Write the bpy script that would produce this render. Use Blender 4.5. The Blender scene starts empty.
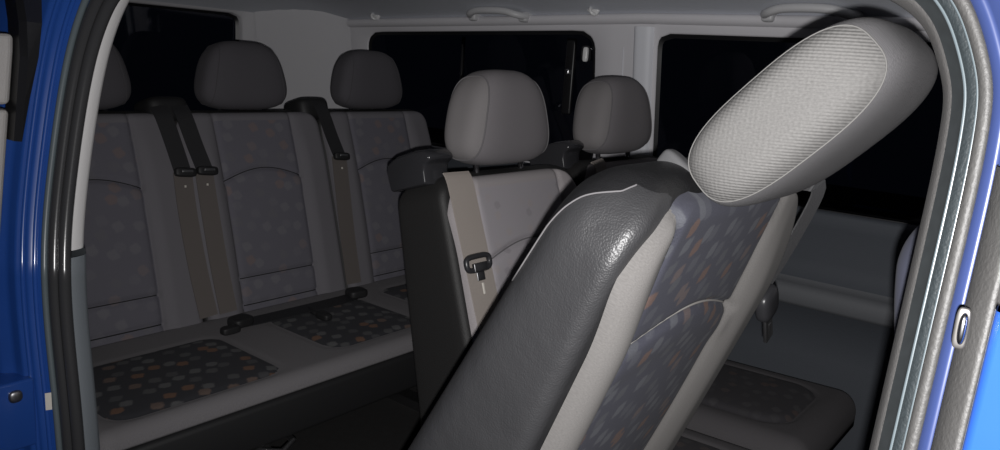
import bpy, math, random
from mathutils import Vector, Matrix
random.seed(7)
SC = bpy.context.scene
COL = SC.collection
CAMZ = 1.13
PI = math.pi

# ------------------------------------------------------------------ materials
def new_mat(name):
    m = bpy.data.materials.new(name); m.use_nodes = True
    nt = m.node_tree
    return m, nt, nt.nodes['Principled BSDF']

def link(nt, a, b): nt.links.new(a, b)

def math_node(nt, op, a, b=None, clamp=False):
    n = nt.nodes.new('ShaderNodeMath'); n.operation = op; n.use_clamp = clamp
    for i, v in enumerate((a, b)):
        if v is None: continue
        if isinstance(v, (int, float)): n.inputs[i].default_value = v
        else: link(nt, v, n.inputs[i])
    return n.outputs[0]

def mix_color(nt, fac, a, b):
    n = nt.nodes.new('ShaderNodeMix'); n.data_type = 'RGBA'
    if isinstance(fac, (int, float)): n.inputs[0].default_value = fac
    else: link(nt, fac, n.inputs[0])
    for i, v in ((6, a), (7, b)):
        if isinstance(v, tuple): n.inputs[i].default_value = (*v, 1)
        else: link(nt, v, n.inputs[i])
    return n.outputs[2]

def plain(name, col, rough=0.5, metal=0.0, bump=0.0, bscale=300, spec=0.5, coat=0.0, var=0.0, vscale=30):
    m, nt, p = new_mat(name)
    p.inputs['Base Color'].default_value = (*col, 1)
    p.inputs['Roughness'].default_value = rough
    p.inputs['Metallic'].default_value = metal
    p.inputs['Specular IOR Level'].default_value = spec
    p.inputs['Coat Weight'].default_value = coat
    tc = nt.nodes.new('ShaderNodeTexCoord')
    if bump:
        n = nt.nodes.new('ShaderNodeTexNoise'); n.inputs['Scale'].default_value = bscale
        n.inputs['Detail'].default_value = 3
        link(nt, tc.outputs['Object'], n.inputs['Vector'])
        b = nt.nodes.new('ShaderNodeBump'); b.inputs['Strength'].default_value = bump
        b.inputs['Distance'].default_value = 0.002
        link(nt, n.outputs[0], b.inputs['Height']); link(nt, b.outputs[0], p.inputs['Normal'])
    if var:
        n = nt.nodes.new('ShaderNodeTexNoise'); n.inputs['Scale'].default_value = vscale
        n.inputs['Detail'].default_value = 5
        link(nt, tc.outputs['Object'], n.inputs['Vector'])
        f = math_node(nt, 'MULTIPLY', math_node(nt, 'SUBTRACT', n.outputs[0], 0.5), var * 4)
        f = math_node(nt, 'ADD', f, 0.5, True)
        lo = tuple(c * (1 - var) for c in col); hi = tuple(min(1, c * (1 + var)) for c in col)
        link(nt, mix_color(nt, f, lo, hi), p.inputs['Base Color'])
    return m

def fabric(name, plain_col, panel_col, spot_a, spot_b, spot_amount=1.0, cell=30.0, spot_size=0.36,
           weave=0.35, lozenge=(0.35, 1.0), coarse=False):
    """woven upholstery: plain yarn, and where the cloth panel is sewn in, dark cloth with woven lozenges"""
    m, nt, p = new_mat(name)
    p.inputs['Roughness'].default_value = 0.9
    p.inputs['Specular IOR Level'].default_value = 0.06
    p.inputs['Sheen Weight'].default_value = 0.02
    p.inputs['Sheen Roughness'].default_value = 0.5
    uv = nt.nodes.new('ShaderNodeUVMap'); uv.uv_map = 'UVMap'
    vec = uv.outputs[0]
    # fine yarn noise
    nz = nt.nodes.new('ShaderNodeTexNoise'); nz.inputs['Scale'].default_value = 800 if not coarse else 420
    nz.inputs['Detail'].default_value = 2
    link(nt, vec, nz.inputs['Vector'])
    yarn = math_node(nt, 'ADD', math_node(nt, 'MULTIPLY', math_node(nt, 'SUBTRACT', nz.outputs[0], 0.5), 0.55), 1.0)
    # spots
    m0 = nt.nodes.new('ShaderNodeMapping'); m0.inputs['Rotation'].default_value = (0, 0, lozenge[0])
    link(nt, vec, m0.inputs['Vector'])
    mp = nt.nodes.new('ShaderNodeMapping'); mp.inputs['Scale'].default_value = (cell * lozenge[1], cell * 1.15, cell)
    link(nt, m0.outputs[0], mp.inputs['Vector'])
    vo = nt.nodes.new('ShaderNodeTexVoronoi'); vo.voronoi_dimensions = '2D'; vo.distance = 'MINKOWSKI'
    vo.inputs['Exponent'].default_value = 1.4
    vo.inputs['Scale'].default_value = 1; vo.inputs['Randomness'].default_value = 0.62
    link(nt, mp.outputs[0], vo.inputs['Vector'])
    wob = nt.nodes.new('ShaderNodeTexNoise'); wob.inputs['Scale'].default_value = cell * 5
    link(nt, vec, wob.inputs['Vector'])
    dist = math_node(nt, 'ADD', vo.outputs['Distance'], math_node(nt, 'MULTIPLY', math_node(nt, 'SUBTRACT', wob.outputs[0], 0.5), 0.22))
    spot = math_node(nt, 'MULTIPLY', math_node(nt, 'SUBTRACT', spot_size, dist), 9.0, True)
    sep = nt.nodes.new('ShaderNodeSeparateColor'); link(nt, vo.outputs['Color'], sep.inputs[0])
    ramp = nt.nodes.new('ShaderNodeValToRGB'); ramp.color_ramp.interpolation = 'CONSTANT'
    cr = ramp.color_ramp
    mid = tuple(0.5 * a + 0.5 * b for a, b in zip(spot_a, panel_col))
    cols = [(0.0, spot_a), (0.34, mid), (0.56, tuple(c * 0.8 for c in spot_a)), (0.72, spot_b), (0.88, tuple(0.55 * a + 0.45 * b for a, b in zip(spot_b, spot_a)))]
    cr.elements[0].position = 0; cr.elements[0].color = (*cols[0][1], 1)
    cr.elements[1].position = cols[1][0]; cr.elements[1].color = (*cols[1][1], 1)
    for pos, c in cols[2:]:
        e = cr.elements.new(pos); e.color = (*c, 1)
    link(nt, sep.outputs[0], ramp.inputs[0])
    panel = mix_color(nt, math_node(nt, 'MULTIPLY', spot, spot_amount), panel_col, ramp.outputs[0])
    at = nt.nodes.new('ShaderNodeAttribute'); at.attribute_name = 'panel'
    mask = math_node(nt, 'MULTIPLY', math_node(nt, 'SUBTRACT', at.outputs['Fac'], 0.5), 14.0, False)
    mask = math_node(nt, 'ADD', mask, 0.5, True)
    colr = mix_color(nt, mask, plain_col, panel)
    mul = nt.nodes.new('ShaderNodeVectorMath'); mul.operation = 'SCALE'
    link(nt, colr, mul.inputs[0]); link(nt, yarn, mul.inputs['Scale'])
    link(nt, mul.outputs[0], p.inputs['Base Color'])
    # weave relief
    h = nz.outputs[0]
    if coarse:
        sx = nt.nodes.new('ShaderNodeSeparateXYZ'); link(nt, vec, sx.inputs[0])
        dg = math_node(nt, 'ADD', math_node(nt, 'MULTIPLY', sx.outputs[1], 0.72), math_node(nt, 'MULTIPLY', sx.outputs[0], -0.69))
        dc = math_node(nt, 'ADD', math_node(nt, 'MULTIPLY', sx.outputs[1], 0.69), math_node(nt, 'MULTIPLY', sx.outputs[0], 0.72))
        row = math_node(nt, 'SINE', math_node(nt, 'MULTIPLY', dg, 2 * PI / 0.0029))
        colm = math_node(nt, 'SINE', math_node(nt, 'MULTIPLY', dc, 2 * PI / 0.0048))
        h = math_node(nt, 'ADD', math_node(nt, 'MULTIPLY', row, 0.5), math_node(nt, 'MULTIPLY', colm, 0.15))
        h = math_node(nt, 'ADD', h, math_node(nt, 'MULTIPLY', nz.outputs[0], 0.8))
    b = nt.nodes.new('ShaderNodeBump'); b.inputs['Strength'].default_value = weave
    b.inputs['Distance'].default_value = 0.0012
    link(nt, h, b.inputs['Height']); link(nt, b.outputs[0], p.inputs['Normal'])
    return m

def leather(name, col, top_col, rough, scale=430, strength=0.45):
    m, nt, p = new_mat(name)
    at = nt.nodes.new('ShaderNodeAttribute'); at.attribute_name = 'panel'
    cut = math_node(nt, 'ADD', math_node(nt, 'MULTIPLY', math_node(nt, 'SUBTRACT', at.outputs['Fac'], 0.5), 12.0), 0.5, True)
    link(nt, mix_color(nt, cut, col, top_col), p.inputs['Base Color'])
    p.inputs['Roughness'].default_value = rough
    p.inputs['Specular IOR Level'].default_value = 0.5
    tc = nt.nodes.new('ShaderNodeTexCoord')
    v = nt.nodes.new('ShaderNodeTexVoronoi'); v.feature = 'SMOOTH_F1'; v.inputs['Scale'].default_value = scale
    link(nt, tc.outputs['Object'], v.inputs['Vector'])
    b = nt.nodes.new('ShaderNodeBump'); b.inputs['Strength'].default_value = strength
    b.inputs['Distance'].default_value = 0.0015
    link(nt, v.outputs['Distance'], b.inputs['Height']); b.invert = True
    # soft creases and sags in the hide
    n2 = nt.nodes.new('ShaderNodeTexNoise'); n2.inputs['Scale'].default_value = 14; n2.inputs['Detail'].default_value = 3
    link(nt, tc.outputs['Object'], n2.inputs['Vector'])
    b2 = nt.nodes.new('ShaderNodeBump'); b2.inputs['Strength'].default_value = 0.35; b2.inputs['Distance'].default_value = 0.012
    link(nt, n2.outputs[0], b2.inputs['Height']); link(nt, b2.outputs[0], b.inputs['Normal'])
    link(nt, b.outputs[0], p.inputs['Normal'])
    return m

GREY = (0.23, 0.215, 0.215)
PANEL = (0.052, 0.055, 0.078)
SPA, SPB = (0.17, 0.175, 0.20), (0.30, 0.15, 0.095)
M = {}
M['fab_tip'] = fabric('grey seat cloth with lozenge panel', (0.122, 0.117, 0.114), (0.052, 0.053, 0.068), (0.092, 0.095, 0.108), (0.118, 0.077, 0.064), 0.85, 40, 0.40, weave=0.16, lozenge=(-0.9, 0.68))  # near cloth, darkened in colour to offset the flash falloff
M['fab_mid'] = fabric('lavender grey seat cloth', (0.31, 0.288, 0.293), (0.302, 0.285, 0.302), (0.306, 0.285, 0.306), (0.31, 0.28, 0.28), 0.7, 30, 0.36)
M['fab_bench'] = fabric('dark grey bench cloth', (0.158, 0.152, 0.166), (0.132, 0.128, 0.150), (0.178, 0.174, 0.188), (0.205, 0.15, 0.135), 0.5, 19, 0.36)
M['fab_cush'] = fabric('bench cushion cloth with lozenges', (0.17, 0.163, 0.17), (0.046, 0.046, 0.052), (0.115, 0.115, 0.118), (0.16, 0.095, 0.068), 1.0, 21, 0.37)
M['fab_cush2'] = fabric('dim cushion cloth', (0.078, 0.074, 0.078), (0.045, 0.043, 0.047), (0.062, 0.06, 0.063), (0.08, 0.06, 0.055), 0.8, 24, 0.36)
M['head_coarse'] = fabric('coarse woven headrest cloth', (0.142, 0.139, 0.136), PANEL, SPA, SPB, weave=0.45, coarse=True)  # colour likewise lowered to make up for the close flash
M['head_fine'] = fabric('fine headrest cloth', (0.122, 0.119, 0.124), PANEL, SPA, SPB, weave=0.5)
M['head_mid'] = fabric('grey headrest cloth', (0.168, 0.158, 0.166), PANEL, SPA, SPB, weave=0.4)
M['head_side'] = fabric('grey headrest side cloth', (0.185, 0.175, 0.177), PANEL, SPA, SPB, weave=0.4)
M['head_bench'] = fabric('dark headrest cloth', (0.088, 0.084, 0.093), PANEL, SPA, SPB, weave=0.4)
M['front_back'] = fabric('front seat back cloth', (0.06, 0.058, 0.057), PANEL, SPA, SPB, weave=0.3)
M['thread'] = plain('pale piping thread', (0.24, 0.23, 0.22), 0.8)
M['thread_pale'] = plain('faint seam thread', (0.13, 0.127, 0.123), 0.85)
M['thread_blk'] = plain('dark seam thread', (0.012, 0.012, 0.013), 0.9)  # shade of the bench creases, drawn as dark tubes
M['thread_bench'] = plain('charcoal piping thread', (0.07, 0.067, 0.073), 0.9)
M['thread_dk'] = plain('grey piping thread', (0.12, 0.115, 0.12), 0.85)  # real piping, and painted crease shade on the double seat
M['leather'] = leather('black grained leather', (0.031, 0.031, 0.033), (0.012, 0.012, 0.013), 0.44, 620, 0.3)
M['vinyl'] = plain('dull black vinyl', (0.014, 0.0135, 0.0135), 0.62, bump=0.35, bscale=500)
M['plastic'] = plain('black plastic', (0.028, 0.028, 0.031), 0.33, bump=0.05, bscale=700)
M['plastic_matt'] = plain('matt black plastic', (0.012, 0.012, 0.013), 0.6)
M['gloss'] = plain('glossy dark plastic', (0.028, 0.028, 0.031), 0.18)
M['guide'] = plain('grey guide plastic', (0.085, 0.085, 0.088), 0.3)
M['chrome'] = plain('bright metal', (0.6, 0.6, 0.62), 0.22, 1.0)
M['steel'] = plain('dull steel', (0.3, 0.3, 0.31), 0.42, 1.0)
M['steel_dk'] = plain('tarnished steel', (0.12, 0.115, 0.11), 0.5, 0.8)
M['web_lt'] = plain('beige belt webbing', (0.31, 0.275, 0.25), 0.75, bump=0.4, bscale=900)
M['web_br'] = plain('brown grey belt webbing', (0.12, 0.105, 0.098), 0.75, bump=0.4, bscale=900)
M['web_dk'] = plain('black belt webbing', (0.016, 0.016, 0.018), 0.6, bump=0.4, bscale=900)
M['web_tip'] = plain('dark grey belt webbing', (0.05, 0.05, 0.053), 0.7, bump=0.6, bscale=500)
M['trim_grey'] = plain('grey wall trim', (0.60, 0.59, 0.615), 0.7, bump=0.2, bscale=600, var=0.05)
M['trim_pillar'] = plain('pale pillar trim', (0.68, 0.69, 0.73), 0.65, bump=0.2, bscale=600)
M['trim_rear'] = plain('grey rear pillar trim', (0.52, 0.515, 0.535), 0.7, bump=0.2, bscale=600, var=0.05)
M['trim_low'] = plain('slate lower trim', (0.062, 0.069, 0.082), 0.75, bump=0.3, bscale=450, var=0.08)
M['trim_low2'] = plain('mid slate ledge trim', (0.115, 0.12, 0.13), 0.7, bump=0.3, bscale=450)
M['liner'] = plain('headliner cloth', (0.55, 0.57, 0.62), 0.92, bump=0.5, bscale=350, var=0.06, vscale=9)
M['handle'] = plain('grey handle plastic', (0.5, 0.5, 0.51), 0.45)
M['hook'] = plain('pale hook plastic', (0.7, 0.7, 0.7), 0.2)
M['carpet'] = plain('charcoal floor mat', (0.022, 0.021, 0.021), 0.95, bump=0.8, bscale=300, var=0.25, vscale=40)
M['rubber'] = plain('black rubber', (0.036, 0.036, 0.038), 0.24, bump=0.03, bscale=200)
M['rubber_frit'] = plain('window edge black', (0.008, 0.008, 0.009), 0.4)
M['rubber_teal'] = plain('dusty rubber lip', (0.014, 0.018, 0.020), 0.5, bump=0.3, bscale=500, var=0.25, vscale=350)
M['rubber_dust'] = plain('dusty beige rubber', (0.038, 0.037, 0.036), 0.6, bump=0.3, bscale=400, var=0.18, vscale=60)
M['rubber_groove'] = plain('dark dusty groove', (0.010, 0.012, 0.013), 0.6, var=0.3, vscale=120)
M['seal_bead'] = plain('shiny seal edge', (0.065, 0.08, 0.088), 0.3)  # pale tone stands for the highlight along the seal edges
M['seal_bead_rear'] = plain('dusty seal edge', (0.09, 0.11, 0.12), 0.35)
M['pillar_in'] = plain('warm grey pillar trim', (0.054, 0.052, 0.051), 0.65, bump=0.3, bscale=500, var=0.08)
M['jamb_lt'] = plain('light grey jamb trim', (0.52, 0.51, 0.51), 0.6, bump=0.15, bscale=500)
M['jamb_dk'] = plain('blue grey jamb trim', (0.13, 0.145, 0.16), 0.6, bump=0.15, bscale=500)
M['door_trim'] = plain('pale grey door trim', (0.36, 0.345, 0.335), 0.6, bump=0.2, bscale=400)
M['blue'] = plain('blue car paint', (0.015, 0.060, 0.265), 0.32, coat=1.0, var=0.10, vscale=45)
M['blue'].node_tree.nodes['Principled BSDF'].inputs['Coat Roughness'].default_value = 0.14
M['blue_mid'] = plain('blue body paint in dust', (0.022, 0.034, 0.10), 0.4, coat=0.3, var=0.1, vscale=60)  # body blue with the wash of the flash mixed into its colour
M['white'] = plain('white sticker', (0.55, 0.52, 0.47), 0.5)
M['asphalt'] = plain('dark asphalt', (0.02, 0.02, 0.02), 0.9, bump=0.5, bscale=60, var=0.2, vscale=50)

def glass_mat():
    m, nt, p = new_mat('dark tinted glass')
    for n in list(nt.nodes):
        if n.type != 'OUTPUT_MATERIAL': nt.nodes.remove(n)
    out = [n for n in nt.nodes if n.type == 'OUTPUT_MATERIAL'][0]
    tr = nt.nodes.new('ShaderNodeBsdfTransparent'); tr.inputs[0].default_value = (0.30, 0.31, 0.33, 1)
    gl = nt.nodes.new('ShaderNodeBsdfGlossy'); gl.inputs['Roughness'].default_value = 0.03
    gl.inputs[0].default_value = (0.8, 0.8, 0.85, 1)
    fr = nt.nodes.new('ShaderNodeFresnel'); fr.inputs['IOR'].default_value = 1.45
    mx = nt.nodes.new('ShaderNodeMixShader')
    link(nt, fr.outputs[0], mx.inputs[0]); link(nt, tr.outputs[0], mx.inputs[1]); link(nt, gl.outputs[0], mx.inputs[2])
    link(nt, mx.outputs[0], out.inputs[0])
    return m
M['glass'] = glass_mat()

# ------------------------------------------------------------------ scene helpers
def link_obj(name, me, parent=None):
    o = bpy.data.objects.new(name, me); COL.objects.link(o)
    if parent is not None: o.parent = parent
    return o

def mesh(name, verts, faces, mat, parent=None, uvs=None, mask=None, smooth=True, fmat=None, bevel=None):
    me = bpy.data.meshes.new(name)
    me.from_pydata([tuple(v) for v in verts], [], faces)
    mats = mat if isinstance(mat, (list, tuple)) else [mat]
    for m in mats: me.materials.append(m)
    if fmat:
        for p, i in zip(me.polygons, fmat): p.material_index = i
    if uvs is not None:
        ul = me.uv_layers.new(name='UVMap')
        for lp in me.loops: ul.data[lp.index].uv = uvs[lp.vertex_index]
    if mask is not None:
        a = me.attributes.new('panel', 'FLOAT', 'POINT')
        for i, v in enumerate(mask): a.data[i].value = v
    for p in me.polygons: p.use_smooth = smooth
    me.update()
    o = link_obj(name, me, parent)
    if bevel:
        md = o.modifiers.new('bevel', 'BEVEL'); md.width = bevel; md.segments = 3; md.limit_method = 'ANGLE'
        md.angle_limit = math.radians(35)
    return o

def thing(name, label, cat, loc=(0, 0, 0), group=None):
    o = bpy.data.objects.new(name, None); COL.objects.link(o)
    o.location = loc; o.empty_display_size = 0.1
    tag(o, label, cat, group)
    return o

def tag(o, label, cat, group=None):
    o['label'] = label; o['category'] = cat
    if group: o['group'] = group
    return o

def structure(o):
    o['kind'] = 'structure'; return o

class Geo:
    """collects pieces of ONE mesh"""
    def __init__(s): s.v = []; s.f = []
    def add(s, vs, fs):
        b = len(s.v); s.v += [Vector(v) for v in vs]; s.f += [tuple(b + i for i in f) for f in fs]
    def box(s, lo, hi, mtx=None):
        x0, y0, z0 = lo; x1, y1, z1 = hi
        vs = [Vector(p) for p in ((x0,y0,z0),(x1,y0,z0),(x1,y1,z0),(x0,y1,z0),(x0,y0,z1),(x1,y0,z1),(x1,y1,z1),(x0,y1,z1))]
        if mtx: vs = [mtx @ v for v in vs]
        s.add(vs, [(0,3,2,1),(4,5,6,7),(0,1,5,4),(1,2,6,5),(2,3,7,6),(3,0,4,7)])
    def tube(s, pts, r, n=10, caps=True):
        pts = [Vector(p) for p in pts]; rings = []
        up = Vector((0.13, 0.31, 0.94)).normalized()
        prev = None
        for i, p in enumerate(pts):
            t = (pts[min(i+1, len(pts)-1)] - pts[max(i-1, 0)]).normalized()
            if prev is None:
                a = t.cross(up)
                if a.length < 0.1: a = t.cross(Vector((1, 0, 0)))
                a.normalize()
            else:
                a = (prev - t * prev.dot(t)).normalized()
            prev = a
            b = t.cross(a); rr = r[i] if isinstance(r, (list, tuple)) else r
            rings.append([p + (a * math.cos(2*PI*k/n) + b * math.sin(2*PI*k/n)) * rr for k in range(n)])
        vs = [v for rg in rings for v in rg]; fs = []
        for i in range(len(rings)-1):
            for k in range(n):
                fs.append((i*n+k, i*n+(k+1) % n, (i+1)*n+(k+1) % n, (i+1)*n+k))
        if caps:
            fs.append(tuple(reversed(range(n)))); fs.append(tuple((len(rings)-1)*n+k for k in range(n)))
        s.add(vs, fs)
    def build(s, name, mat, parent=None, smooth=True, bevel=None):
        return mesh(name, s.v, s.f, mat, parent, smooth=smooth, bevel=bevel)

def smooth_path(pts, n=6):
    pts = [Vector(p) for p in pts]; out = []
    for i in range(len(pts)-1):
        p0 = pts[max(i-1, 0)]; p1 = pts[i]; p2 = pts[i+1]; p3 = pts[min(i+2, len(pts)-1)]
        for k in range(n):
            t = k / n
            out.append(0.5*((2*p1)+(p2-p0)*t+(2*p0-5*p1+4*p2-p3)*t*t+(3*p1-p0-3*p2+p3)*t*t*t))
    out.append(pts[-1]); return out

def ribbon(name, pts, width, normal, mat, parent, thick=0.0022, wvecs=None, n=5):
    """belt webbing: a thin solid strip that follows pts"""
    pts = smooth_path(pts, n); N = Vector(normal).normalized()
    g = Geo(); vs = []
    for i, p in enumerate(pts):
        t = (pts[min(i+1, len(pts)-1)] - pts[max(i-1, 0)]).normalized()
        w = t.cross(N).normalized() * width / 2
        nn = w.normalized().cross(t) * thick / 2
        vs += [p - w - nn, p + w - nn, p + w + nn, p - w + nn]
    fs = []
    for i in range(len(pts)-1):
        for k in range(4):
            fs.append((i*4+k, i*4+(k+1) % 4, i*4+4+(k+1) % 4, i*4+4+k))
    fs.append((3, 2, 1, 0)); e = (len(pts)-1)*4; fs.append((e, e+1, e+2, e+3))
    g.add(vs, fs)
    return g.build(name, mat, parent, smooth=False)

def sstep(a, b, x):
    t = max(0.0, min(1.0, (x-a)/(b-a))); return t*t*(3-2*t)

# ------------------------------------------------------------------ upholstery shapes
def grid_faces(nu, nv, off=0):
    return [(off+j*nu+i, off+j*nu+i+1, off+(j+1)*nu+i+1, off+(j+1)*nu+i) for j in range(nv-1) for i in range(nu-1)]

def arc_edge(e, r):
    """how far a padded edge has rolled away at distance e from the border"""
    if e >= r: return 0.0
    return r - math.sqrt(max(0.0, r*r-(r-e)**2))

def back_cover(parent, mtx, mat, hw, ztop, z0=0.0, pw=0.14, arc=0.435, crease=0.125, bolster=0.016, seam_mat=None, topr=0.08, patt=1.0, bulge=0.012, yo=0.0, ptop=0.026):
    us = []
    half = 34
    for i in range(-half, half+1):
        t = i/half
        us.append(math.copysign(1-(1-abs(t))**1.5, t) if abs(t) > 0 else 0.0)
    us = sorted(set(us + [(s*pw+yo)/hw+d for s in (-1, 1) for d in (-0.03, -0.015, 0, 0.015, 0.03)]))
    nv = 130
    vs, uvs, msk = [], [], []
    def surf(u, z):
        y = u*hw
        p = sstep(pw*0.93, pw*1.28, abs(y-yo))
        x = bolster*p*(1-0.75*sstep(ztop-0.16, ztop, z)) + bulge*(1-(y/hw)**2)*math.sin(PI*min(1, max(0, z/ztop)))
        # seams pulled into the padding
        x -= 0.006*math.exp(-((abs(y-yo)-pw)/0.006)**2)
        if abs(y-yo) < pw*1.05:
            za = arc + 0.030*math.cos((y-yo)/pw*PI/2) - 0.030
            d = z-za; x -= 0.0075*math.exp(-(d/0.0055)**2)
            x += 0.003*math.exp(-((d+0.03)/0.022)**2)
            if crease:
                d = z-crease; x -= 0.0085*math.exp(-(d/0.0055)**2)
                d = z-crease+0.075; x -= 0.0065*math.exp(-(d/0.006)**2)
        return x
    for j in range(nv):
        v = j/(nv-1); v = 1-(1-v)**1.25
        z = z0+(ztop-z0)*v
        k = 1.0
        if z > ztop-topr:
            q = (z-(ztop-topr))/topr
            k = (hw-topr+topr*math.sqrt(max(0.0, 1-q*q)))/hw
            k = max(k, 0.05)
        for u in us:
            y = u*hw*k
            x = surf(u*k, z)
            x -= 1.0*arc_edge((1-abs(u))*hw*k, 0.022) + arc_edge(ztop-z, 0.02)
            vs.append(mtx @ Vector((x, y, z))); uvs.append((y, z))
            inside = 1.0 - sstep(pw-0.004, pw+0.004, abs(y-yo))
            inside *= 1.0 - sstep(ztop-ptop-0.004, ztop-ptop+0.004, z)
            msk.append(inside*patt)
    o = mesh('back_cover', vs, grid_faces(len(us), nv), mat, parent, uvs, msk)
    if seam_mat:  # thread on the tipped seat, drawn crease shade on the others
        g = Geo()
        pts = [mtx @ Vector((surf(y/hw, arc+0.030*math.cos((y-yo)/pw*PI/2)-0.030)+0.0018, y, arc+0.030*math.cos((y-yo)/pw*PI/2)-0.030)) for y in [yo+pw*(-1+2*i/40) for i in range(41)]]
        g.tube(pts, 0.0014, 6)
        g.build('seam', seam_mat, o)
        if crease:
            for zc in ((crease,) if z0 > -0.02 else (crease, crease-0.075)):
                g = Geo()
                g.tube([mtx @ Vector((surf(y/hw, zc)+0.001, y, zc)) for y in [yo+pw*(-0.97+1.94*i/40) for i in range(41)]], 0.0016, 6)
                g.build('seam', seam_mat, o)
    return o, surf

KSEAM = [(0, 15.5), (14, 15), (20, 14.3), (25, 13.2), (29, 11.7), (31.5, 9.8), (33, 7.5), (33.6, 5), (33.8, 2.5)]
def top_piece(j, k):
    """1 on the smooth piece of hide over the top and back, beyond the stitched seam, 0 on the grained side"""
    if k > 34: return 1.0
    m = max(0.0, min(1.0, j-33.2+0.5))
    for (a, ka), (b, kb) in zip(KSEAM, KSEAM[1:]):
        if a <= j <= b:
            return max(m, max(0.0, min(1.0, (k-(ka+(kb-ka)*(j-a)/(b-a)))*0.35+0.5)))
    return 1.0
def back_shell(parent, mtx, mat, hw, H, thick, z0=-0.02, topr=0.10, seam=None, name='back_shell', rear_r=0.045):
    rings = []; nz = 46
    def ring(z, shrink=0.0):
        w = hw
        if z > H-topr:
            q = min(1.0, (z-(H-topr))/topr)
            w = hw-topr+topr*math.sqrt(max(0.0, 1-q*q))
        t = thick(z); rt = 0.042
        xf, xb = -0.010, -t
        if z > H-rt:
            q = min(0.9995, (z-(H-rt))/rt); d = (xf-xb)/2*(1-math.sqrt(max(0.0, 1-q*q)))
            xf -= d; xb += d
        pts = []
        rf = min(0.016, (xf-xb)*0.40); rr = min(rear_r, (xf-xb)*0.55)
        def corner(cx, cy, r, a0, a1, n=7):
            for k in range(n):
                a = a0+(a1-a0)*k/(n-1); pts.append(Vector((cx+r*math.cos(a), cy+r*math.sin(a), z)))
        corner(xf-rf, -w+rf, rf, 0, -PI/2, 6)
        for k in range(1, 6): pts.append(Vector((xf-rf+(xb+rr-xf+rf)*k/6, -w, z)))
        corner(xb+rr, -w+rr, rr, -PI/2, -PI, 8)
        for k in range(1, 8): pts.append(Vector((xb, -w+rr+(2*w-2*rr)*k/8, z)))
        corner(xb+rr, w-rr, rr, PI, PI/2, 8)
        for k in range(1, 6): pts.append(Vector((xb+rr+(xf-rf-xb-rr)*k/6, w, z)))
        corner(xf-rf, w-rf, rf, PI/2, 0, 6)
        for k in range(1, 8): pts.append(Vector((xf, w-rf-(2*w-2*rf)*k/8, z)))
        return pts
    zs = [z0+(H-topr-z0)*i/16 for i in range(16)] + [H-topr+topr*math.sin(PI/2*i/24) for i in range(25)]
    for z in zs: rings.append(ring(z))
    n = len(rings[0]); vs = [mtx @ p for r in rings for p in r]; fs = []
    for j in range(len(rings)-1):
        for k in range(n):
            fs.append((j*n+k, (j+1)*n+k, (j+1)*n+(k+1) % n, j*n+(k+1) % n))
    fs.append(tuple(range(n))); fs.append(tuple(reversed([(len(rings)-1)*n+k for k in range(n)])))
    o = mesh(name, vs, fs, mat, parent, mask=[top_piece(j, k) for j in range(len(rings)) for k in range(n)])
    return o, rings

def superellipsoid(hx, hy, hz, px, py, nu=48, nv=40, taper=0.0, bow=0.0):
    """profile superellipse in x-z, rounded along y; returns rings along y and a point function"""
    def pt(a, psi):
        cy, sy = math.cos(psi), math.sin(psi)
        r = abs(cy)**(2/py); y = math.copysign(abs(sy)**(2/py), sy)
        ca, sa = math.cos(a), math.sin(a)
        x = math.copysign(abs(ca)**(2/px), ca)*r; z = math.copysign(abs(sa)**(2/px), sa)*r
        yy = y*(1-taper*((z+1)/2)**1.6)
        xx = x + bow*(1-y*y)*0 
        return Vector((xx*hx, yy*hy, z*hz))
    return pt

def headrest(parent, center, lean, mats, hx=0.05, hy=0.132, hz=0.10, taper=0.26, seam_y=0.80, thread=None, thread_r=0.0016,
             post_mat=None, post_len=0.06, post_lean=None, post_dy=0.075, py=3.4, px=3.0):
    face_m, side_m = mats
    mtx = Matrix.Translation(Vector(center)) @ Matrix.Rotation(lean, 4, 'Y')
    pt = superellipsoid(hx, hy, hz, px, py, taper=taper)
    nu = 64
    s_ang = math.asin(seam_y**(py/2))
    def strip(p0, p1, nv, cap):
        vs, uvs = [], []
        for j in range(nv+1):
            psi = p0+(p1-p0)*j/nv
            for k in range(nu+1):
                a = 2*PI*k/nu
                q = pt(a, psi); vs.append(mtx @ q)
                uvs.append((q.y, q.z) if not cap else (q.x, q.z))
        return vs, grid_faces(nu+1, nv+1), uvs
    vs, fs, uv = strip(-s_ang, s_ang, 36, False)
    core = mesh('headrest', vs, fs, face_m, parent, uv)
    for sgn in (-1, 1):
        vs, fs, uv = strip(sgn*s_ang, sgn*(PI/2-1e-9), 22, True)
        if sgn < 0: fs = [tuple(reversed(f)) for f in fs]
        mesh('side_panel', vs, fs, side_m, core, uv)
        if thread:
            g = Geo()
            g.tube([mtx @ (pt(2*PI*k/nu, sgn*s_ang)*1.004) for k in range(nu+1)], thread_r, 6, caps=False)
            g.build('piping', thread, core)
    if post_mat:
        pl = lean if post_lean is None else post_lean
        d = Vector((math.sin(pl), 0, math.cos(pl)))
        base = mtx @ Vector((0, 0, -hz*0.9))
        for s in (-1, 1):
            g = Geo(); b = base + Vector((0, s*post_dy, 0))
            g.tube([b, b - d*post_len], 0.006, 12)
            g.build('post', post_mat, core)
    return core, mtx

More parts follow.
